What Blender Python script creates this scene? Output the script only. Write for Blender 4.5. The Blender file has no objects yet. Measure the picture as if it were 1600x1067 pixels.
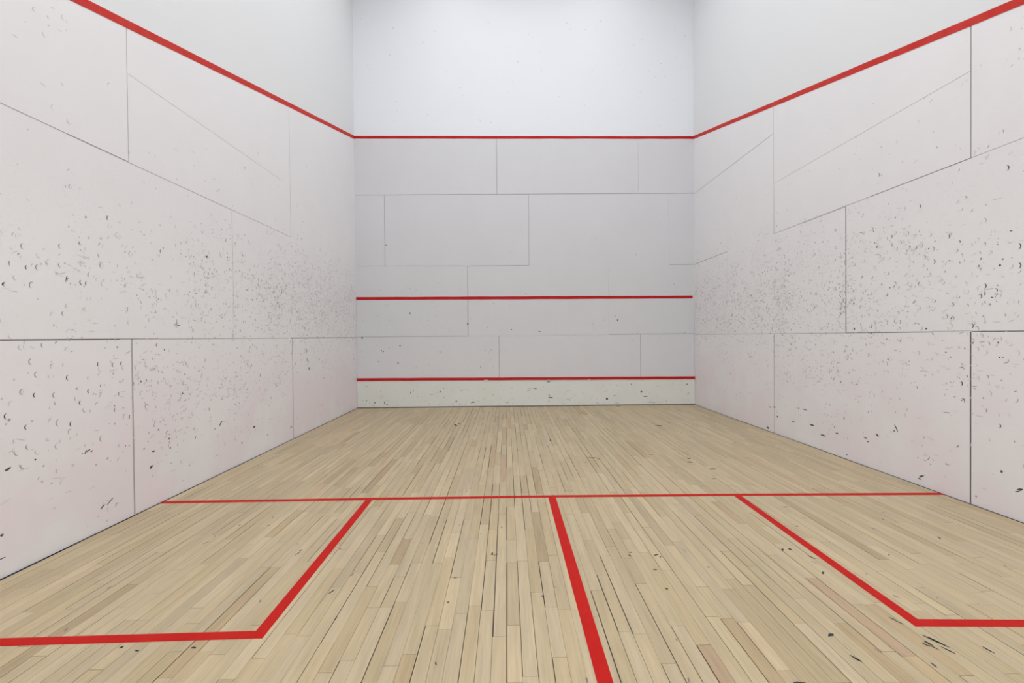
import bpy, bmesh, math, random
from mathutils import Vector, Matrix
random.seed(7)
scene = bpy.context.scene
COL = scene.collection

# ------------------------------------------------------------------ court size (metres)
W, L, H = 5.871, 9.75, 7.65          # width, length, ceiling height
CY = L - 8.2023                      # camera distance from the back wall
H_OUT, SLOPE = 4.651, 0.2575         # out line height on the front wall, fall along the side walls

# ------------------------------------------------------------------ camera
def cam_axes(yaw, pitch, roll):
    f = Vector((math.sin(yaw)*math.cos(pitch), math.cos(yaw)*math.cos(pitch), math.sin(pitch)))
    r = Vector((math.cos(yaw), -math.sin(yaw), 0)); u = r.cross(f)
    return (r*math.cos(roll)+u*math.sin(roll)), (u*math.cos(roll)-r*math.sin(roll)), f
FPX = 738.41
CR, CU, CF = cam_axes(0.0114, -0.0106, -0.0091)
CLOC = Vector((2.5941, CY, 1.2145))
cd = bpy.data.cameras.new('camera'); cam = bpy.data.objects.new('camera', cd); COL.objects.link(cam)
cd.sensor_width = 36; cd.lens = 36*FPX/1600; cd.clip_start = 0.02
m = Matrix.Identity(4)
for i in range(3):
    m[i][0], m[i][1], m[i][2], m[i][3] = CR[i], CU[i], -CF[i], CLOC[i]
cam.matrix_world = m
scene.camera = cam

# ------------------------------------------------------------------ light: rows of fluorescent panels on the ceiling
world = bpy.data.worlds.new('world'); scene.world = world; world.use_nodes = True
world.node_tree.nodes['Background'].inputs[0].default_value = (0.9, 0.95, 1.0, 1)
world.node_tree.nodes['Background'].inputs[1].default_value = 0.0
def area(name, loc, sx, sy, power, color, tilt=0.0):
    ld = bpy.data.lights.new(name, 'AREA'); ld.shape = 'RECTANGLE'; ld.size = sx; ld.size_y = sy
    ld.energy = power; ld.color = color
    o = bpy.data.objects.new(name, ld); COL.objects.link(o); o.location = loc; o.rotation_euler = (tilt, 0, 0)
for yy, p in ((0.9, 140), (3.0, 104), (5.2, 82), (7.1, 60), (8.55, 20)):
    for xx in (1.6, W-1.6):
        area('ceiling_lamp', (xx, yy, H-0.06), 0.6, 1.25, p, (0.93, 0.945, 1.0))
# fill lamps in an added, unseen lobby, to brighten the lower walls
for xx in (1.0, 2.9, 4.8):
    area('lobby_fill_lamp', (xx, -2.2, 2.72), 1.2, 0.5, 120, (0.95, 0.96, 1.0), math.radians(40))
area('ceiling_lamp', (W*0.48, 8.4, H-0.06), 1.25, 0.6, 20, (0.87, 0.91, 1.0))
scene.view_settings.view_transform = 'Standard'
scene.view_settings.look = 'None'
scene.view_settings.exposure = -1.56
scene.view_settings.gamma = 1
scene.view_settings.use_curve_mapping = False

# ------------------------------------------------------------------ materials
def new_mat(name, color=(0.8, 0.8, 0.8), rough=0.6, spec=0.3):
    mt = bpy.data.materials.new(name); mt.use_nodes = True
    b = mt.node_tree.nodes['Principled BSDF']
    b.inputs['Base Color'].default_value = (*color, 1); b.inputs['Roughness'].default_value = rough
    b.inputs['Specular IOR Level'].default_value = spec
    return mt, mt.node_tree, b
def node(nt, typ, **kw):
    n = nt.nodes.new(typ)
    for k, v in kw.items():
        if k.startswith('i_'):
            n.inputs[int(k[2:])].default_value = v
        else:
            setattr(n, k, v)
    return n
def math_n(nt, op, a, b=None, clamp=False):
    n = nt.nodes.new('ShaderNodeMath'); n.operation = op; n.use_clamp = clamp
    for i, x in enumerate((a, b)):
        if x is None: continue
        if isinstance(x, (int, float)): n.inputs[i].default_value = x
        else: nt.links.new(x, n.inputs[i])
    return n.outputs[0]
def mixc(nt, fac, a, b):
    n = nt.nodes.new('ShaderNodeMix'); n.data_type = 'RGBA'
    if isinstance(fac, (int, float)): n.inputs[0].default_value = fac
    else: nt.links.new(fac, n.inputs[0])
    for i, x in ((6, a), (7, b)):
        if isinstance(x, tuple): n.inputs[i].default_value = (*x, 1)
        else: nt.links.new(x, n.inputs[i])
    return n.outputs[2]
def noise(nt, scale, detail=3.0, rough=0.5, vec=None):
    n = nt.nodes.new('ShaderNodeTexNoise'); n.inputs['Scale'].default_value = scale
    n.inputs['Detail'].default_value = detail; n.inputs['Roughness'].default_value = rough
    if vec is not None: nt.links.new(vec, n.inputs['Vector'])
    return n.outputs[0]
def coords(nt, scale=(1, 1, 1)):
    tc = nt.nodes.new('ShaderNodeTexCoord'); mp = nt.nodes.new('ShaderNodeMapping')
    mp.inputs['Scale'].default_value = scale; nt.links.new(tc.outputs['Object'], mp.inputs['Vector'])
    return mp.outputs[0], tc.outputs['Object']
def remap(nt, v, a, b):
    n = nt.nodes.new('ShaderNodeMapRange'); n.interpolation_type = 'SMOOTHSTEP'
    nt.links.new(v, n.inputs[0]); n.inputs[1].default_value = a; n.inputs[2].default_value = b
    return n.outputs[0]
def bump(nt, bsdf, h, strength, dist=0.002):
    n = nt.nodes.new('ShaderNodeBump'); n.inputs['Strength'].default_value = strength
    n.inputs['Distance'].default_value = dist
    nt.links.new(h, n.inputs['Height']); nt.links.new(n.outputs[0], bsdf.inputs['Normal'])

def wall_paint(name, lower, upper, pink, slope):
    """painted fibre panels under the out line, painted plaster above it"""
    mt, nt, b = new_mat(name, rough=0.55, spec=0.25)
    v, obj = coords(nt)
    sep = nt.nodes.new('ShaderNodeSeparateXYZ'); nt.links.new(obj, sep.inputs[0])
    lim = math_n(nt, 'SUBTRACT', H_OUT, math_n(nt, 'MULTIPLY', math_n(nt, 'SUBTRACT', L, sep.outputs[1]), slope))
    up = math_n(nt, 'GREATER_THAN', sep.outputs[2], lim)
    # floor bounce painted as a pink tint on the lowest boards, in patches
    bounce_tint = remap(nt, noise(nt, 1.3, 3, 0.6, v), 0.38, 0.58)
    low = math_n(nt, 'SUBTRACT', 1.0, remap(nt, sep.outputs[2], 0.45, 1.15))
    bounce_tint = math_n(nt, 'MULTIPLY', bounce_tint, low)
    c = mixc(nt, bounce_tint, lower, pink)
    mot = remap(nt, noise(nt, 2.2, 4, 0.6, v), 0.3, 0.7)
    c = mixc(nt, math_n(nt, 'MULTIPLY', mot, 0.35), c, tuple(x*0.95 for x in lower))
    v2, _ = coords(nt, (9, 9, 26))
    fine = remap(nt, noise(nt, 3.0, 5, 0.75, v2), 0.58, 0.8)
    c = mixc(nt, math_n(nt, 'MULTIPLY', fine, 0.10), c, (0.45, 0.44, 0.43))
    if slope:
        # grey haze of countless ball prints, thickest just over the first joint
        v4, _ = coords(nt, (1, 1.0, 1.6))
        sm = remap(nt, noise(nt, 42, 6, 0.8, v4), 0.53, 0.66)
        lo = remap(nt, sep.outputs[2], 1.18, 1.34)
        lo = math_n(nt, 'ADD', math_n(nt, 'MULTIPLY', lo, 0.6), math_n(nt, 'MULTIPLY', remap(nt, sep.outputs[2], 0.3, 0.6), 0.4))
        hi = math_n(nt, 'SUBTRACT', 1.0, remap(nt, sep.outputs[2], 1.9, 2.9))
        far = math_n(nt, 'ADD', math_n(nt, 'MULTIPLY', remap(nt, sep.outputs[1], CY+3.2, CY+6.0), 0.7), 0.3)
        pat = remap(nt, noise(nt, 3.2, 4, 0.65, v), 0.35, 0.62)
        k = math_n(nt, 'MULTIPLY', math_n(nt, 'MULTIPLY', sm, lo), math_n(nt, 'MULTIPLY', hi, math_n(nt, 'MULTIPLY', far, pat)))
        c = mixc(nt, math_n(nt, 'MULTIPLY', k, 0.65), c, (0.40, 0.39, 0.385))
    c = mixc(nt, up, c, upper)
    nt.links.new(c, b.inputs['Base Color'])
    bump(nt, b, noise(nt, 55, 4, 0.6, v), 0.12, 0.002)
    return mt
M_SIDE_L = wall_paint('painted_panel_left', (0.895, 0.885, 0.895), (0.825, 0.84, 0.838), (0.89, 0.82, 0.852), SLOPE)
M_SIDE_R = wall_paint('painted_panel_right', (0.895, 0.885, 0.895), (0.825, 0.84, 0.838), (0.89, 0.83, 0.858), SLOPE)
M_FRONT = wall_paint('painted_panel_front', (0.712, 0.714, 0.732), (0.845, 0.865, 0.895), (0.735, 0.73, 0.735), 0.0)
M_SEAM_D = new_mat('open_panel_joint', (0.16, 0.155, 0.15), 0.9)[0]
M_SEAM_M = new_mat('part_filled_panel_joint', (0.52, 0.51, 0.50), 0.9)[0]
M_SEAM_F = new_mat('filled_panel_joint', (0.74, 0.73, 0.72), 0.9)[0]
M_MK_F = new_mat('faint_rubber_mark', (0.66, 0.65, 0.65), 0.6)[0]
M_MK_M = new_mat('grey_rubber_mark', (0.40, 0.39, 0.39), 0.6)[0]
M_MK_D = new_mat('black_rubber_mark', (0.09, 0.09, 0.095), 0.6)[0]
M_MK_P = new_mat('reddish_rubber_mark', (0.62, 0.50, 0.51), 0.6)[0]
M_WHITE = new_mat('white_plaster', (0.9, 0.9, 0.9), 0.7)[0]
WM = [M_SEAM_D, M_SEAM_M, M_SEAM_F, M_MK_F, M_MK_M, M_MK_D, M_MK_P]      # slots 1..7 on every wall
SD, SM, SF, KF, KM, KD, KP = 1, 2, 3, 4, 5, 6, 7

def red_paint(name, c1, c2):
    mt, nt, b = new_mat(name, c1, 0.6, 0.15)
    v, _ = coords(nt)
    n1 = remap(nt, noise(nt, 9, 5, 0.7, v), 0.35, 0.7)
    c = mixc(nt, math_n(nt, 'MULTIPLY', n1, 0.5), c1, c2)
    nt.links.new(c, b.inputs['Base Color'])
    bump(nt, b, noise(nt, 80, 3, 0.5, v), 0.1, 0.001)
    return mt
M_RED_WALL = red_paint('red_wall_paint', (0.60, 0.035, 0.028), (0.66, 0.07, 0.05))
M_RED_FRONT = red_paint('red_front_paint', (0.50, 0.012, 0.016), (0.58, 0.03, 0.03))
M_RED_FLOOR = red_paint('red_floor_paint', (0.50, 0.008, 0.005), (0.56, 0.016, 0.008))
M_TIN, nt_, b_ = new_mat('tin_paint', (0.74, 0.75, 0.70), 0.5)
v_, _ = coords(nt_)
nt_.links.new(mixc(nt_, remap(nt_, noise(nt_, 3, 4, 0.6, v_), 0.3, 0.7), (0.755, 0.775, 0.72), (0.785, 0.80, 0.755)), b_.inputs['Base Color'])

# maple boards: each board carries its own tint, grain runs along the court
M_WOOD, nt, b = new_mat('maple_boards', rough=0.42, spec=0.3)
att = nt.nodes.new('ShaderNodeAttribute'); att.attribute_name = 'tint'
v, _ = coords(nt, (60, 2.2, 1)); g = noise(nt, 1.6, 6, 0.65, v)
v2, _ = coords(nt, (14, 1.1, 1)); g2 = noise(nt, 2.0, 4, 0.6, v2)
gm = math_n(nt, 'ADD', math_n(nt, 'MULTIPLY', g, 0.5), math_n(nt, 'MULTIPLY', g2, 0.42))
gm = math_n(nt, 'ADD', gm, 0.54)
vm = nt.nodes.new('ShaderNodeVectorMath'); vm.operation = 'SCALE'
nt.links.new(att.outputs['Color'], vm.inputs[0]); nt.links.new(gm, vm.inputs['Scale'])
v3, _ = coords(nt)
dirt = remap(nt, noise(nt, 1.1, 5, 0.7, v3), 0.55, 0.8)
cc = mixc(nt, math_n(nt, 'MULTIPLY', dirt, 0.16), vm.outputs[0], (0.34, 0.27, 0.18))
nt.links.new(cc, b.inputs['Base Color'])
bump(nt, b, g, 0.1, 0.001)
M_GAP_SHADE = new_mat('dark_gap_and_toe_shadow', (0.018, 0.022, 0.035), 0.9)[0]
M_SCUFF = new_mat('black_floor_scuff', (0.03, 0.035, 0.045), 0.7)[0]
M_SCUFF2 = new_mat('grey_floor_scuff', (0.22, 0.20, 0.17), 0.7)[0]

# ------------------------------------------------------------------ mesh helpers
def link(name, bm, mats, parent=None):
    me = bpy.data.meshes.new(name); bm.to_mesh(me); bm.free()
    for x in mats: me.materials.append(x)
    o = bpy.data.objects.new(name, me); COL.objects.link(o)
    if parent: o.parent = parent
    return o
def tag(o, label, cat, group=None):
    o['label'] = label; o['category'] = cat
    if group: o['group'] = group
def face(bm, pts, mi=0):
    f = bm.faces.new([bm.verts.new(p) for p in pts]); f.material_index = mi
    return f
def box(bm, a, c, mi=0):
    x0, y0, z0 = a; x1, y1, z1 = c
    v = [bm.verts.new(p) for p in ((x0,y0,z0),(x1,y0,z0),(x1,y1,z0),(x0,y1,z0),(x0,y0,z1),(x1,y0,z1),(x1,y1,z1),(x0,y1,z1))]
    for q in ((0,3,2,1),(4,5,6,7),(0,1,5,4),(1,2,6,5),(2,3,7,6),(3,0,4,7)):
        bm.faces.new([v[i] for i in q]).material_index = mi
    return v
def ray(px, py):
    d = CR*((px-800)/FPX) + CU*((533.5-py)/FPX) + CF
    return d
def on_floor(px, py):
    d = ray(px, py); t = -CLOC.z/d.z; p = CLOC+d*t; return p.x, p.y
def on_front(px, py):
    d = ray(px, py); t = (L-CLOC.y)/d.y; p = CLOC+d*t; return p.x, p.z
def on_side(px, py, X):
    d = ray(px, py); t = (X-CLOC.x)/d.x; p = CLOC+d*t; return p.y, p.z

def relief_wall(u0, u1, v0, v1, seams, to3, depth=0.004, thick=0.12):
    """wall slab whose face is cut by real joints: seams = (ua, va, ub, vb, material slot)"""
    bm = bmesh.new()
    us = {u0, u1}; vs = {v0, v1}
    for a, c, d, e, _ in seams:
        us |= {max(a, u0), min(d, u1)}; vs |= {max(c, v0), min(e, v1)}
    us = sorted(us); vs = sorted(vs)
    def cell(i, j):
        if i < 0 or j < 0 or i >= len(us)-1 or j >= len(vs)-1: return None
        cu, cv = (us[i]+us[i+1])/2, (vs[j]+vs[j+1])/2
        s = 0
        for a, c, d, e, mi in seams:
            if a < cu < d and c < cv < e and (s == 0 or mi < s): s = mi
        return s
    for i in range(len(us)-1):
        for j in range(len(vs)-1):
            s = cell(i, j); dp = -depth if s else 0.0
            face(bm, [to3(us[i], vs[j], dp), to3(us[i+1], vs[j], dp), to3(us[i+1], vs[j+1], dp), to3(us[i], vs[j+1], dp)], s)
            if s:
                for di, dj, p, q in ((-1,0,(i,j),(i,j+1)), (1,0,(i+1,j),(i+1,j+1)), (0,-1,(i,j),(i+1,j)), (0,1,(i,j+1),(i+1,j+1))):
                    if cell(i+di, j+dj) == 0:
                        P, Q = (us[p[0]], vs[p[1]]), (us[q[0]], vs[q[1]])
                        face(bm, [to3(*P, 0), to3(*Q, 0), to3(*Q, -depth), to3(*P, -depth)], s)
    face(bm, [to3(u0, v0, -thick), to3(u0, v1, -thick), to3(u1, v1, -thick), to3(u1, v0, -thick)], 0)
    for P, Q in (((u0,v0),(u1,v0)), ((u1,v0),(u1,v1)), ((u1,v1),(u0,v1)), ((u0,v1),(u0,v0))):
        face(bm, [to3(*P, 0), to3(*P, -thick), to3(*Q, -thick), to3(*Q, 0)], 0)
    return bm
OFF = 0.0006
def crescent(bm, to3, u, v, r, wd, ang, span, mi):
    """thin tapered arc: the edge print of a rubber ball"""
    n = 5 if r > 0.012 else 4
    P, Q = [], []
    for k in range(n+1):
        t = -1+2*k/n; a = ang+t*span/2; h = wd*(1-t*t)*0.5+0.0004
        P.append((u+math.cos(a)*(r+h), v+math.sin(a)*(r+h))); Q.append((u+math.cos(a)*(r-h), v+math.sin(a)*(r-h)))
    for k in range(n):
        face(bm, [to3(*P[k], OFF), to3(*P[k+1], OFF), to3(*Q[k+1], OFF), to3(*Q[k], OFF)], mi)
def blotch(bm, to3, u, v, a, c, rot, mi, n=7):
    pts = []
    for k in range(n):
        t = 2*math.pi*k/n; r = random.uniform(0.75, 1.2)
        x, y = a*r*math.cos(t), c*r*math.sin(t)
        pts.append(to3(u+x*math.cos(rot)-y*math.sin(rot), v+x*math.sin(rot)+y*math.cos(rot), OFF*random.uniform(0.5, 1.0)))
    face(bm, pts, mi)
def pick_mark(dark=0.06, mid=0.28):
    t = random.random()
    return KD if t < dark else KM if t < dark+mid else KF
def hit(bm, to3, u, v, side, dark=0.06, mid=0.28, pinkish=0.0, seams=()):
    """one ball mark: arc, dot or dragged streak; side = direction (along u) the arc bulges"""
    mi = pick_mark(dark, mid)
    if random.random() < pinkish: mi = KP
    t = random.random()
    if t < 0.50:
        r = random.uniform(0.008, 0.020)
        crescent(bm, to3, u, v, r, random.uniform(0.003, 0.0075), (math.pi if side < 0 else 0)+random.uniform(-0.8, 0.8), random.uniform(1.3, 3.0), mi)
        if random.random() < 0.25:
            crescent(bm, to3, u+side*random.uniform(-0.03, 0.0), v+random.uniform(-0.01, 0.01), r*0.9, 0.003, (math.pi if side < 0 else 0)+random.uniform(-0.6, 0.6), 2.2, KF)
    elif t < 0.78:
        blotch(bm, to3, u, v, random.uniform(0.003, 0.009), random.uniform(0.003, 0.010), random.uniform(0, 3.1), mi, 6)
    else:
        blotch(bm, to3, u, v, random.uniform(0.010, 0.035), random.uniform(0.0012, 0.003), random.gauss(0, 0.22), KF if mi == KD or random.random() < 0.7 else mi, 7)

# ------------------------------------------------------------------ floor: strips of maple with open joints
def build_floor():
    bm = bmesh.new(); lay = bm.verts.layers.float_color.new('tint')
    def slab(a, c, mi, col=(0, 0, 0, 1)):
        for vv in box(bm, a, c, mi): vv[lay] = col
    slab((-0.02, -0.02, -0.12), (W+0.02, L+0.02, -0.006), 1)
    BW = 0.0571
    n = int((W-0.026)/BW)+1; x = 0.013
    for i in range(n):
        xa, xb = x, min(x+BW, W-0.013); x += BW
        if xb-xa < 0.004: break
        y = 0.0; first = True
        while y < L-0.010:
            ln = random.uniform(0.25, 1.05)*(0.5 if first else 1); first = False
            yb = min(y+ln, L-0.010)
            if L-0.010-yb < 0.12: yb = L-0.010
            t = random.gauss(0, 1)
            k = max(0.80, min(1.15, 1+0.055*t))
            base = random.choice(((0.512, 0.409, 0.253), (0.525, 0.426, 0.272), (0.493, 0.391, 0.233), (0.516, 0.417, 0.257)))
            if random.random() < 0.018: base = (0.50, 0.36, 0.225)
            if random.random() < 0.03: base = (0.455, 0.345, 0.20)
            col = tuple(min(1, q*k) for q in base)+(1,)
            cx = abs((xa+xb)/2-W*0.47)/(W*0.5)
            wide = random.random() < 0.55*(1-0.6*cx)
            gl = random.uniform(0.0018, 0.0042) if wide else random.uniform(0.0003, 0.0011)
            gr = 0.0002 if random.random() < 0.75 else 0.0008
            slab((xa+gl, y+0.0004, -0.006), (xb-gr, yb-random.uniform(0.0006, 0.0022), 0.0), 0, col)
            y = yb
    # black shoe and racket scuffs
    def scuff(px, py, ln, wd, rot, mi=2):
        fx, fy = on_floor(px, py)
        pts = []
        for k in range(8):
            t = 2*math.pi*k/8; r = random.uniform(0.6, 1.25)
            a, c = ln/2*r*math.cos(t), wd/2*r*math.sin(t)
            pts.append((fx+a*math.cos(rot)-c*math.sin(rot), fy+a*math.sin(rot)+c*math.cos(rot), 0.0005))
        f = face(bm, pts, mi)
        for vv in f.verts: vv[lay] = (0, 0, 0, 1)
    D = math.radians
    for s in ((1463, 1002, .075, .014, D(115)), (1455, 999, .06, .008, D(112)), (1452, 1006, .035, .012, D(110)), (1470, 1005, .03, .007, D(115)),
              (1446, 1007, .03, .008, D(112)), (1482, 1016, .05, .008, D(110)), (1460, 1012, .04, .006, D(112)),
              (1402, 971, .05, .006, D(118)), (1394, 966, .03, .006, D(118)), (1223, 859, .05, .014, D(60)), (1234, 858, .02, .02, 0),
              (1286, 895, .035, .012, D(50)), (1267, 870, .05, .008, D(120)), (1245, 822, .03, .010, 0), (1025, 867, .03, .012, D(20)),
              (1032, 870, .02, .008, D(80)), (1228, 792, .05, .010, 0), (1459, 1039, .03, .01, D(90)), (1545, 1016, .04, .012, D(100)),
              (1298, 992, .035, .02, D(30)), (1336, 1028, .05, .008, D(115)), (1340, 1031, .03, .006, D(115)), (848, 931, .016, .016, 0),
              (925, 715, .09, .02, 0), (935, 717, .04, .02, 0), (1017, 710, .05, .03, 0), (1078, 722, .07, .04, 0), (1076, 716, .03, .07, 0),
              (1114, 733, .08, .03, 0), (1115, 748, .05, .02, 0), (712, 664, .03, .16, D(20)), (718, 662, .1, .03, D(120)), (860, 688, .02, .1, 0),
              (985, 863, .02, .01, 0), (1023, 890, .03, .01, 0), (1042, 920, .016, .016, 0), (425, 965, .05, .012, D(70)), (984, 868, .015, .02, 0),
              (465, 865, .05, .01, D(75)), (470, 860, .03, .01, D(75)), (773, 867, .05, .007, 0), (769, 865, .008, .05, 0), (711, 903, .02, .008, 0),
              (190, 1011, .015, .015, 0), (214, 1017, .02, .01, 0), (303, 1012, .02, .015, 0), (700, 941, .015, .012, 0), (1107, 886, .02, .01, 0),
              (1247, 1067, .05, .012, 0), (650, 702, .05, .02, 0), (1029, 665, .12, .05, 0), (1045, 660, .08, .03, 0)):
        scuff(*s)
    for _ in range(260):
        yy = random.uniform(1.2, L-0.2); fx = random.uniform(0.1, W-0.1)
        pts = []; ln = random.uniform(0.004, 0.022); wd = random.uniform(0.003, 0.008); rot = random.uniform(0.9, 2.2)
        for k in range(6):
            t = 2*math.pi*k/6; r = random.uniform(0.6, 1.25); a, c = ln*r*math.cos(t), wd*r*math.sin(t)/1.5
            pts.append((fx+a*math.cos(rot)-c*math.sin(rot), yy+a*math.sin(rot)+c*math.cos(rot), 0.0005))
        f = face(bm, pts, 3 if random.random() < 0.8 else 2)
        for vv in f.verts: vv[lay] = (0, 0, 0, 1)
    o = link('floor', bm, [M_WOOD, M_GAP_SHADE, M_SCUFF, M_SCUFF2]); o['kind'] = 'structure'
build_floor()

# ------------------------------------------------------------------ walls
yA, yB, yC = CY+5.75, CY+3.30, CY+4.526
def hseam(u0, u1, v, w, mi): return (u0, v-w/2, u1, v+w/2, mi)
def vseam(u, v0, v1, w, mi): return (u-w/2, v0, u+w/2, v1, mi)
zline = lambda y: H_OUT-SLOPE*(L-y)

# right side wall
R3 = lambda u, v, d: (W-d, u, v)
yCr, yD2 = CY+4.526, yA+1.22
seams = [hseam(0, CY+3.29, 1.22, 0.006, SD), hseam(CY+3.29, CY+3.6, 1.225, 0.003, SM), hseam(CY+3.6, yC, 1.22, 0.006, SD), hseam(yC, L, 1.22, 0.0055, SM),
         vseam(yA, 0, 1.22, 0.013, SM), vseam(yB, 0, 1.22, 0.010, SD), vseam(yC, 1.22, 2.44, 0.0095, SD),
         vseam(yB, 2.44, zline(yB), 0.010, SM), vseam(yA, 2.44, zline(yA), 0.012, SF), vseam(yA, 2.44, 3.0, 0.010, SM), vseam(yD2, 1.22, 2.44, 0.004, SF),
         hseam(yB, yC-0.3, 2.44, 0.007, SM), hseam(yC-0.3, yA, 2.44, 0.006, SF), hseam(yC, yA-.55, 2.435, 0.005, SM), hseam(0, yB, 2.44, 0.004, SF), hseam(yD2, L, 2.44, 0.009, SM),
         hseam(yB, yA, 3.05, 0.003, SF), hseam(yA, L, 3.66, 0.009, SF), vseam(L-0.004, 0, 1.7, 0.008, SD)]
bm = relief_wall(0, L, 0, H, seams, R3)
def scatter(bm, to3, n, y0, y1, zm, zs, side, dark=0.06, mid=0.28, pinkish=0.0, uniform=False, clusters=0.35):
    cl = [(random.uniform(y0, y1), random.gauss(zm, zs)) for _ in range(max(3, n//25))]
    c = 0
    while c < n:
        if random.random() < clusters:
            q = random.choice(cl); y = random.gauss(q[0], 0.10); z = random.gauss(q[1], 0.07)
        else:
            y = random.uniform(y0, y1); z = random.uniform(zm-zs, zm+zs) if uniform else random.gauss(zm, zs)
        if not (y0-0.1 < y < min(y1+0.1, L-0.02) and 0.03 < z < min(zline(y)-0.1, 4.4)): continue
        if to3 is F3 and not (0.05 < y < W-0.05): continue
        hit(bm, to3, y, z, side, dark, mid, pinkish); c += 1
F3 = lambda u, v, d: (u, L-d, v)
scatter(bm, R3, 1900, CY+5.4, L, 1.62, 0.33, -1, 0.09, 0.52)
scatter(bm, R3, 561, CY+4.5, CY+5.8, 1.62, 0.30, -1, 0.06, 0.34)
scatter(bm, R3, 380, CY+3.1, CY+4.6, 1.48, 0.22, -1, 0.10, 0.42)
scatter(bm, R3, 240, CY+2.6, CY+4.5, 1.85, 0.32, -1, 0.05, 0.28)
scatter(bm, R3, 442, CY+2.5, CY+5.2, 0.92, 0.22, -1, 0.06, 0.34, 0.12)
scatter(bm, R3, 154, CY+5.2, L, 0.85, 0.26, -1, 0.04, 0.25, 0.1)
scatter(bm, R3, 210, CY+2.6, L, 2.5, 0.45, -1, 0.02, 0.2)
scatter(bm, R3, 125, CY+2.4, L, 0.35, 0.16, -1, 0.10, 0.3, 0.1)
def at_side(bm, to3, X, px, py, a, c, rot, mi):
    u, v = on_side(px, py, X); blotch(bm, to3, u, v, a*0.8, c*0.7, rot, mi, 8)
for q in ((1440, 744, .035, .012, -.5), (1437, 748, .02, .008, 0), (1594, 765, .03, .010, -.4), (1590, 768, .02, .006, -.4), (1400, 668, .045, .008, 1.0),
          (1397, 673, .012, .008, 0), (1371, 680, .028, .012, .6), (1352, 684, .03, .007, 0), (1356, 690, .015, .010, 0), (1240, 659, .05, .008, 0), (1210, 636, .035, .010, 0),
          (1203, 636, .03, .008, 0), (1215, 651, .02, .02, 0), (1258, 640, .04, .008, 0), (1248, 638, .015, .01, 0), (1269, 664, .05, .012, 0), (1200, 668, .03, .02, 0),
          (1565, 737, .012, .012, 0), (1334, 474, .010, .022, 0), (1335, 514, .01, .02, 0), (1370, 386, .016, .010, 0), (1308, 677, .02, .01, 0), (1286, 680, .05, .01, 0)):
    at_side(bm, R3, W, *q, KD)
for q in ((1590, 385, 0.020), (1590, 415, .020), (1458, 409, .017), (1537, 447, .018), (1517, 509, .018), (1405, 503, .016), (1481, 370, .015), (1436, 323, .016),
          (1392, 370, .015), (1531, 463, .014), (1560, 665, .015), (1372, 274, .017), (1572, 263, .018)):
    u, v = on_side(q[0], q[1], W); crescent(bm, R3, u, v, q[2], 0.007, math.pi, 2.6, KD)
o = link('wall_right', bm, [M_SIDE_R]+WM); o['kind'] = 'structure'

# left side wall
L3 = lambda u, v, d: (d, u, v)
seams = [hseam(0, yB-0.1, 1.22, 0.0075, SD), hseam(yB-0.1, yB+0.25, 1.222, 0.004, SD), hseam(yB+0.25, yA-0.1, 1.22, 0.005, SM), hseam(yA-0.05, L, 1.22, 0.008, SD),
         vseam(yB, 0, 1.22, 0.013, SM), vseam(yA, 0, 1.22, 0.014, SM), vseam(yC, 1.22, 2.44, 0.006, SF), vseam(yA+0.9, 1.22, 2.2, 0.006, SF),
         vseam(yB, 2.44, zline(yB), 0.008, SF), vseam(yA, 2.44, zline(yA), 0.008, SF),
         hseam(0, CY+2.85, 2.44, 0.005, SF), hseam(CY+2.85, yB, 2.44, 0.0065, SM), hseam(yB, yC, 2.438, 0.004, SM), hseam(yC, yA, 2.44, 0.005, SF), hseam(yB, yA-.2, 3.05, 0.003, SF),
         vseam(L-0.004, 0, 1.9, 0.008, SD)]
bm = relief_wall(0, L, 0, H, seams, L3)
scatter(bm, L3, 2300, CY+5.2, L, 1.70, 0.33, -1, 0.09, 0.52)
scatter(bm, L3, 510, CY+3.9, CY+5.4, 1.70, 0.28, -1, 0.08, 0.42)
scatter(bm, L3, 190, CY+2.8, CY+4.0, 1.58, 0.25, -1, 0.03, 0.22)
scatter(bm, L3, 84, CY+2.3, CY+3.0, 1.65, 0.28, -1, 0.02, 0.2)
scatter(bm, L3, 260, CY+3.2, CY+5.6, 0.78, 0.2, -1, 0.05, 0.4, 0.2)
scatter(bm, L3, 401, CY+2.4, CY+5.4, 0.75, 0.24, -1, 0.06, 0.32, 0.22)
scatter(bm, L3, 323, CY+5.4, L, 0.92, 0.22, -1, 0.05, 0.32, 0.12)
scatter(bm, L3, 168, CY+2.4, L, 2.55, 0.42, -1, 0.03, 0.2)
scatter(bm, L3, 84, CY+2.4, L, 0.3, 0.14, -1, 0.10, 0.3, 0.15)
for q in ((138, 704, .018, .006, .4), (143, 705, .012, .006, .3), (134, 706, .02, .008, 1), (172, 783, .04, .006, .6), (160, 792, .03, .007, .6), (397, 667, .03, .015, 0),
          (378, 692, .015, .012, 0), (236, 730, .012, .018, 0), (55, 718, .008, .008, 0), (12, 733, .02, .010, .4), (240, 705, .02, .01, 0), (237, 729, .03, .008, .5),
          (3, 836, .012, .010, 0), (323, 401, .015, .018, 0), (455, 667, .03, .008, 0), (266, 700, .01, .01, 0), (418, 679, .012, .012, 0), (2, 873, .03, .004, 0),
          (276, 505, .004, .055, 0), (279, 508, .018, .006, 0), (345, 661, .04, .01, .8), (480, 562, .012, .04, 0), (483, 576, .02, .03, 0), (479, 548, .012, .04, 0)):
    at_side(bm, L3, 0, *q, KD)
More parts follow.
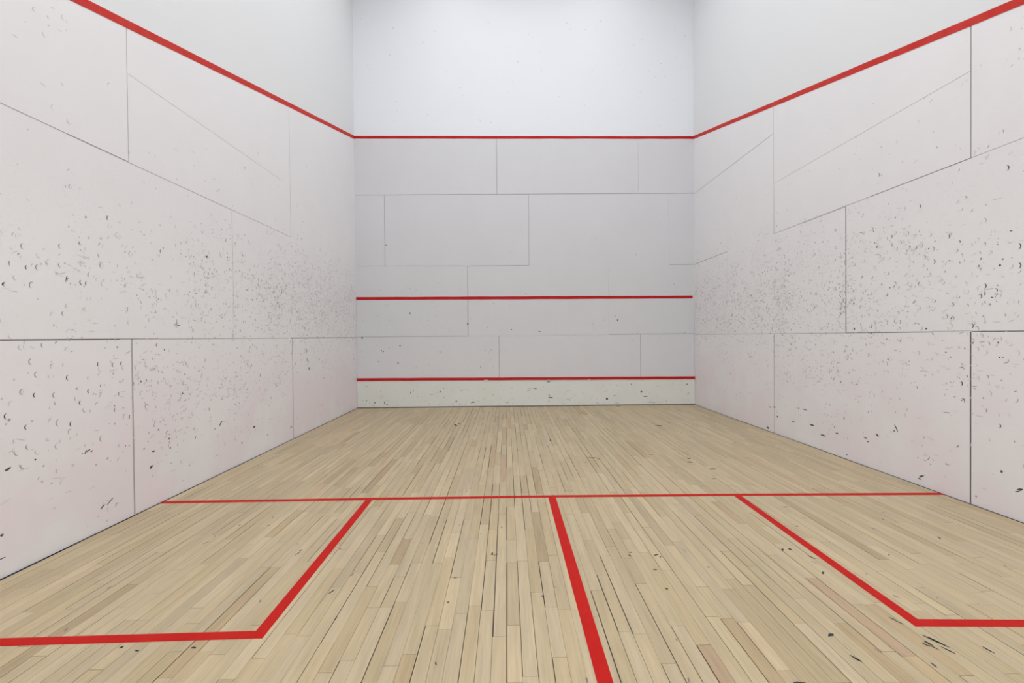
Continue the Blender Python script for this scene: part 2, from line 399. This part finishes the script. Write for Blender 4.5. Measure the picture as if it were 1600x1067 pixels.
for q in ((155, 569, .014), (178, 570, .015), (140, 611, .014), (56, 617, .014), (187, 615, .012), (127, 629, .014), (181, 640, .014), (204, 651, .014), (113, 662, .016),
          (12, 650, .017), (43, 667, .015), (201, 491 - 8, .014), (383, 263, .014), (170, 341, .016), (252, 393, .014), (107, 435, .014), (43, 418, .012),
          (136, 443, .012), (246, 539, .014), (108, 590, .018), (462, 393, .014), (331, 483, .012)):
    u, v = on_side(q[0], q[1], 0); crescent(bm, L3, u, v, q[2], 0.006, math.pi, 2.4, KD)
for q in ((60, 418, .016), (95, 388-3, .014), (160, 415, .02), (100, 490, .014), (247, 470, .014), (322, 445, .014), (322, 455, .013), (405, 414, .013), (230, 635, .02),
          (93, 660, .022), (160, 685, .02), (50, 565, .018), (37, 385, .016), (59, 340 + 245, .018), (87, 617, .018), (322, 563, .016)):
    u, v = on_side(q[0], q[1], 0); crescent(bm, L3, u, v, q[2], 0.006, math.pi, 2.8, KM)
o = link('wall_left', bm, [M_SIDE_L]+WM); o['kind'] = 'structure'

# front wall
fx = lambda px, py: on_front(px, py)[0]
seams = [hseam(0, fx(731, 523), 1.23, 0.010, SM), hseam(fx(731, 523), fx(951, 523), 1.23, 0.006, SF), hseam(fx(951, 523), W, 1.235, 0.012, SM),
         hseam(0, fx(731, 414), 2.45, 0.004, SF), hseam(fx(731, 414), fx(826, 414), 2.44, 0.012, SM), hseam(fx(1045, 414), W, 2.44, 0.009, SM),
         hseam(0, W, 3.675, 0.011, SM),
         vseam(fx(780, 560), 0.4, 1.23, 0.014, SM), vseam(fx(1001, 560), 0.4, 1.23, 0.013, SM),
         vseam(fx(731, 470), 1.23, 2.44, 0.012, SM), vseam(fx(951, 470), 1.23, 2.44, 0.009, SF),
         vseam(fx(601, 350), 2.44, 3.675, 0.010, SM), vseam(fx(826, 350), 2.44, 3.675, 0.010, SM), vseam(fx(1045, 350), 2.44, 3.675, 0.008, SF),
         vseam(fx(776, 260), 3.675, H_OUT, 0.013, SM), vseam(fx(997, 260), 3.675, H_OUT, 0.006, SF)]
bm = relief_wall(0, W, 0, H, seams, F3)
scatter(bm, F3, 55, 0.05, 1.9, 1.75, 0.35, 1, 0.03, 0.4)
scatter(bm, F3, 60, 0.05, 2.4, 1.0, 0.25, 1, 0.14, 0.5)
scatter(bm, F3, 50, 2.2, W-.05, 1.0, 0.30, 1, 0.08, 0.45)
scatter(bm, F3, 45, 1.6, W-.05, 1.7, 0.30, 1, 0.05, 0.35)
scatter(bm, F3, 50, 0.05, W-.05, 2.7, 0.5, 1, 0.02, 0.3)
for _ in range(60):
    blotch(bm, F3, random.uniform(0.1, W-.1), random.uniform(4.75, 6.9), random.uniform(.006, .018), random.uniform(.004, .010), 0, KF)
for px, py, a, c in ((731, 506, .015, .03), (640, 489, .012, .02), (641, 490, .02, .01), (596, 548, .015, .02), (599, 549, .015, .02), (625, 540, .015, .015), (566, 528, .02, .02), (965, 500, .015, .02),
                     (961, 494, .01, .01), (843, 518, .03, .012), (603, 383, .012, .015), (799, 515, .015, .015), (592, 565, .012, .02), (622, 567, .02, .015), (689, 550, .01, .01)):
    u, v = on_front(px, py); blotch(bm, F3, u, v, a*0.75, c*0.75, 0, KD)
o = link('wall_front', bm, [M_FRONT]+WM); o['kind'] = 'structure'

def plain(name, a, c):
    b = bmesh.new(); box(b, a, c); link(name, b, [M_WHITE])['kind'] = 'structure'
plain('wall_added_lobby_back', (-0.12, -3.4, 0), (W+0.12, -3.28, 2.92))  # unseen lobby, added to send fill light into the court
plain('wall_added_lobby_left', (-0.12, -3.28, 0), (0, -0.12, 2.92)); plain('wall_added_lobby_right', (W, -3.28, 0), (W+0.12, -0.12, 2.92))
plain('ceiling_added_lobby', (-0.12, -3.4, 2.80), (W+0.12, -0.12, 2.92))
bm = bmesh.new(); box(bm, (-0.12, -3.4, -0.12), (W+0.12, -0.02, 0.0)); link('floor_added_lobby', bm, [new_mat('added_lobby_vinyl', (0.6, 0.58, 0.55), 0.6)[0]])['kind'] = 'structure'
bm = bmesh.new(); box(bm, (-0.12, -0.12, 2.45), (W+0.12, 0, H)); o = link('wall_back', bm, [M_WHITE]); o['kind'] = 'structure'  # lower part left open so the added lobby light gets in
bm = bmesh.new(); box(bm, (-0.12, -0.12, H), (W+0.12, L+0.12, H+0.12)); o = link('ceiling', bm, [M_WHITE]); o['kind'] = 'structure'

# ------------------------------------------------------------------ painted lines
def strip_wall(to3, pts, w, th=0.0015, ends=None, wob=0.0):
    """painted band along a polyline of (u, v) on a wall, w = vertical width"""
    bm = bmesh.new(); n = len(pts)
    a = [[bm.verts.new(to3(u, v+s*w/2+(random.uniform(-wob, wob)), d)) for u, v in pts] for s, d in ((-1, 0.0008), (-1, th+0.0008), (1, th+0.0008), (1, 0.0008))]
    for k in range(n-1):
        for p, q in ((0, 1), (1, 2), (2, 3), (3, 0)):
            bm.faces.new([a[p][k], a[p][k+1], a[q][k+1], a[q][k]])
    for k in (0, n-1):
        bm.faces.new([a[i][k] for i in range(4)])
    bmesh.ops.recalc_face_normals(bm, faces=bm.faces)
    return bm
def lerp_pts(p, q, n): return [(p[0]+(q[0]-p[0])*k/n, p[1]+(q[1]-p[1])*k/n) for k in range(n+1)]

# out line: front wall, and the two falling lines on the side walls
zl, zr = on_front(554, 214.5)[1], on_front(1085, 215)[1]
o = link('out_line', strip_wall(F3, lerp_pts((0.002, zl), (W-0.002, zr), 24), 0.045, wob=0.0022), [M_RED_FRONT])
tag(o, 'horizontal red out line high across the front wall', 'court line')
def side_line(to3, X, img, name_label, zc):
    P = [on_side(px, py, X) for px, py in img]
    n = len(P); my = sum(p[0] for p in P)/n; mz = sum(p[1] for p in P)/n
    s = sum((p[0]-my)*(p[1]-mz) for p in P)/sum((p[0]-my)**2 for p in P)
    s = (zc-mz)/(L-my) * 0.5 + s*0.5
    z0 = zc-s*L
    o = link('out_line', strip_wall(to3, lerp_pts((0.002, z0), (L-0.002, zc), 40), 0.056, wob=0.0015), [M_RED_WALL])
    tag(o, name_label, 'court line')
side_line(L3, 0.0, ((122, -1), (200, 38.5), (300, 89), (440, 159), (500, 188)), 'red out line sloping down along the left side wall of the court', zl)
side_line(R3, W, ((1594, 2), (1500, 41.5), (1400, 83), (1240, 150), (1160, 183)), 'red out line sloping down along the right side wall of the court', zr)

sl, sr = on_front(558, 466.5)[1], on_front(1084, 464)[1]
o = link('service_line', strip_wall(F3, lerp_pts((0.002, sl), (W-0.03, sr), 24), 0.050, wob=0.002), [M_RED_FRONT])
tag(o, 'horizontal red service line halfway up the front wall', 'court line')

# tin: low board along the foot of the front wall with a red top strip
tl, tr = on_front(558, 593)[1], on_front(1086, 590)[1]
root = bpy.data.objects.new('tin', None); COL.objects.link(root); root.location = (W/2, L, 0)
tag(root, 'low cream tin board with red top edge along the foot of the front wall', 'tin')
def par(o):
    o.parent = root; o.matrix_parent_inverse = Matrix.Translation((-W/2, -L, 0)); return o
bm = bmesh.new()
zt0, zt1 = tl-0.021, tr-0.021
T = 0.012
v = [(0.004, L-T, 0.012), (W-0.004, L-T, 0.012), (W-0.004, L-T, zt1), (0.004, L-T, zt0)]
face(bm, v); face(bm, [v[3], v[2], (W-0.004, L-0.0005, zt1), (0.004, L-0.0005, zt0)])
face(bm, [v[1], v[0], (0.004, L-0.0005, 0.012), (W-0.004, L-0.0005, 0.012)])
face(bm, [(0.004, L-0.0005, 0.012), (W-0.004, L-0.0005, 0.012), (W-0.004, L-0.0005, zt1), (0.004, L-0.0005, zt0)])
face(bm, [v[0], v[3], (0.004, L-0.0005, zt0), (0.004, L-0.0005, 0.012)]); face(bm, [v[1], v[2], (W-0.004, L-0.0005, zt1), (W-0.004, L-0.0005, 0.012)])
T3 = lambda u, vv, d: (u, L-T-d, vv)
for _ in range(150):
    u = random.uniform(0.08, W-0.08); z = 0.03+0.36*random.random()**1.5
    if random.random() < 0.6: blotch(bm, T3, u, z, random.uniform(.004, .012), random.uniform(.004, .012), 0, random.choice((1, 2, 2)))
    else: blotch(bm, T3, u, z, random.uniform(.02, .05), random.uniform(.002, .005), random.gauss(0, .2), random.choice((1, 1, 2)))
for px, py, a, c in ((573, 604, .02, .01), (642, 613, .01, .025), (646, 610, .01, .02), (688, 612, .015, .025), (586, 629, .02, .015), (601, 629, .015, .02), (605, 632, .03, .008), (573, 626, .015, .008),
                     (713, 627, .02, .02), (836, 607, .05, .012), (860, 621, .06, .012), (858, 617, .02, .01), (948, 623, .03, .025), (1008, 619, .06, .010), (1002, 612, .03, .02), (1073, 600, .03, .01),
                     (1075, 614, .01, .012), (986, 600, .01, .02), (1022, 630, .02, .02), (739, 628, .05, .012), (857, 596.5, .05, .01), (960, 618, .03, .01)):
    u, z = on_front(px, py); blotch(bm, T3, u, max(0.03, z), a*0.7, c*0.8, 0, 3)
box(bm, (0.004, L-0.0125, 0.0005), (W-0.004, L-0.0005, 0.012), 4)  # dark strip painted in as the shadow line under the tin
par(link('board', bm, [M_TIN, M_MK_F, M_MK_M, M_MK_D, M_GAP_SHADE]))
bm = bmesh.new(); box(bm, (0.004, L-0.020, 0.013), (W-0.004, L-T, 0.036)); 
bmesh.ops.bevel(bm, geom=[e for e in bm.edges if abs(e.verts[0].co.z-.036) < 1e-5 and abs(e.verts[1].co.z-.036) < 1e-5], offset=0.004, segments=2, affect='EDGES')
par(link('bottom_rail', bm, [M_TIN]))
bm = bmesh.new(); n = 26
prof = ((0.0005, -0.023), (0.020, -0.023), (0.023, -0.017), (0.023, 0.015), (0.018, 0.021), (0.0005, 0.023))
rings = []
for k in range(n+1):
    u = 0.004+(W-0.008)*k/n; z = tl+(tr-tl)*k/n; w_ = random.uniform(-.0015, .0015)
    rings.append([bm.verts.new((u, L-d, z+dz+w_)) for d, dz in prof])
for k in range(n):
    for i in range(len(prof)):
        j = (i+1) % len(prof); bm.faces.new([rings[k][i], rings[k][j], rings[k+1][j], rings[k+1][i]])
bm.faces.new(rings[0]); bm.faces.new(rings[-1][::-1])
bmesh.ops.recalc_face_normals(bm, faces=bm.faces)
for px, py, a, c in ((760, 594, .045, .010), (819, 594.5, .03, .006), (857, 594, .03, .006), (920, 593, .035, .006), (715, 595.5, .02, .005)):
    u, z = on_front(px, py); blotch(bm, lambda u, v, d: (u, L-0.0232-d, v), u, z, a, c, 0, 1)
o = par(link('top_strip', bm, [M_RED_FRONT, M_TIN])); o['label'] = 'red painted top strip'

# floor lines: paint film on the boards, cracked where joints are open
def floor_poly(bm, pts, th=0.0007):
    """convex outline on the floor, with paint thickness"""
    lo = [bm.verts.new((x, y, 0.0)) for x, y in pts]; up = [bm.verts.new((x, y, th)) for x, y in pts]
    bm.faces.new(up)
    for k in range(len(pts)):
        j = (k+1) % len(pts); bm.faces.new([lo[k], lo[j], up[j], up[k]])
def band_x(bm, x0, y0, x1, y1, w):
    """band running across the boards from (x0,y0) to (x1,y1): cut at some board joints"""
    xs = [x0]; x = 0.013
    while x < x1:
        x += 0.0571
        if x > x0+0.03 and x < x1-0.03 and random.random() < 0.35: xs.append(x)
    xs.append(x1)
    for a, c in zip(xs[:-1], xs[1:]):
        g = 0.0008 if c < x1 else 0
        fa, fc = (a-x0)/(x1-x0), (c-g-x0)/(x1-x0); ya, yc = y0+(y1-y0)*fa, y0+(y1-y0)*fc
        floor_poly(bm, [(a, ya-w/2), (c-g, yc-w/2), (c-g, yc+w/2), (a, ya+w/2)])
def band_y(bm, p, q, w):
    floor_poly(bm, [(p[0]-w/2, p[1]), (p[0]+w/2, p[1]), (q[0]+w/2, q[1]), (q[0]-w/2, q[1])])
def done(bm, name, label):
    bmesh.ops.recalc_face_normals(bm, faces=bm.faces)
    tag(link(name, bm, [M_RED_FLOOR]), label, 'court line')

WL = 0.050
A = on_floor(248, 785); M1 = on_floor(578, 779.5); M2 = on_floor(862, 775.5); M3 = on_floor(1150, 773); B = on_floor(1470, 771.5)
bm = bmesh.new()
P = [(0.013, A[1]), M1, M2, M3, (W-0.013, B[1])]
for a, c in zip(P[:-1], P[1:]): band_x(bm, a[0], a[1], c[0], c[1], WL)
done(bm, 'short_line', 'thin red short line crossing the whole wooden floor from wall to wall')
q = on_floor(946, 1067); d = ((q[0]-M2[0])/(q[1]-M2[1]))
bm = bmesh.new(); band_y(bm, (M2[0], M2[1]-WL/2-0.001), (M2[0]+d*(0.02-M2[1]), 0.02), 0.057)
done(bm, 'half_court_line', 'straight red half court line running from the short line towards the camera')
KL, KE = on_floor(405, 991.5), on_floor(0, 1003.5)
bm = bmesh.new()
# mitred corner: long leg
wl = 0.052
band_y(bm, (M1[0]+0.0, M1[1]-WL/2-0.001), (KL[0], KL[1]-wl/2), wl)
sl_ = (KE[1]-KL[1])/(KE[0]-KL[0])
band_x(bm, 0.010, KL[1]+sl_*(0.010-KL[0]), KL[0]-wl/2-0.0005, KL[1]-sl_*wl/2, wl)
done(bm, 'service_box_line', 'red L-shaped service box line on the floor beside the left side wall')
KR, KG = on_floor(1432, 973), on_floor(1600, 974)
bm = bmesh.new()
band_y(bm, (M3[0], M3[1]-WL/2-0.001), (KR[0], KR[1]-wl/2), wl)
sl_ = (KG[1]-KR[1])/(KG[0]-KR[0])
band_x(bm, KR[0]+wl/2+0.0005, KR[1]+sl_*wl/2, W-0.010, KR[1]+sl_*(W-0.010-KR[0]), wl)
done(bm, 'service_box_line', 'red L-shaped service box line on the floor beside the right side wall')
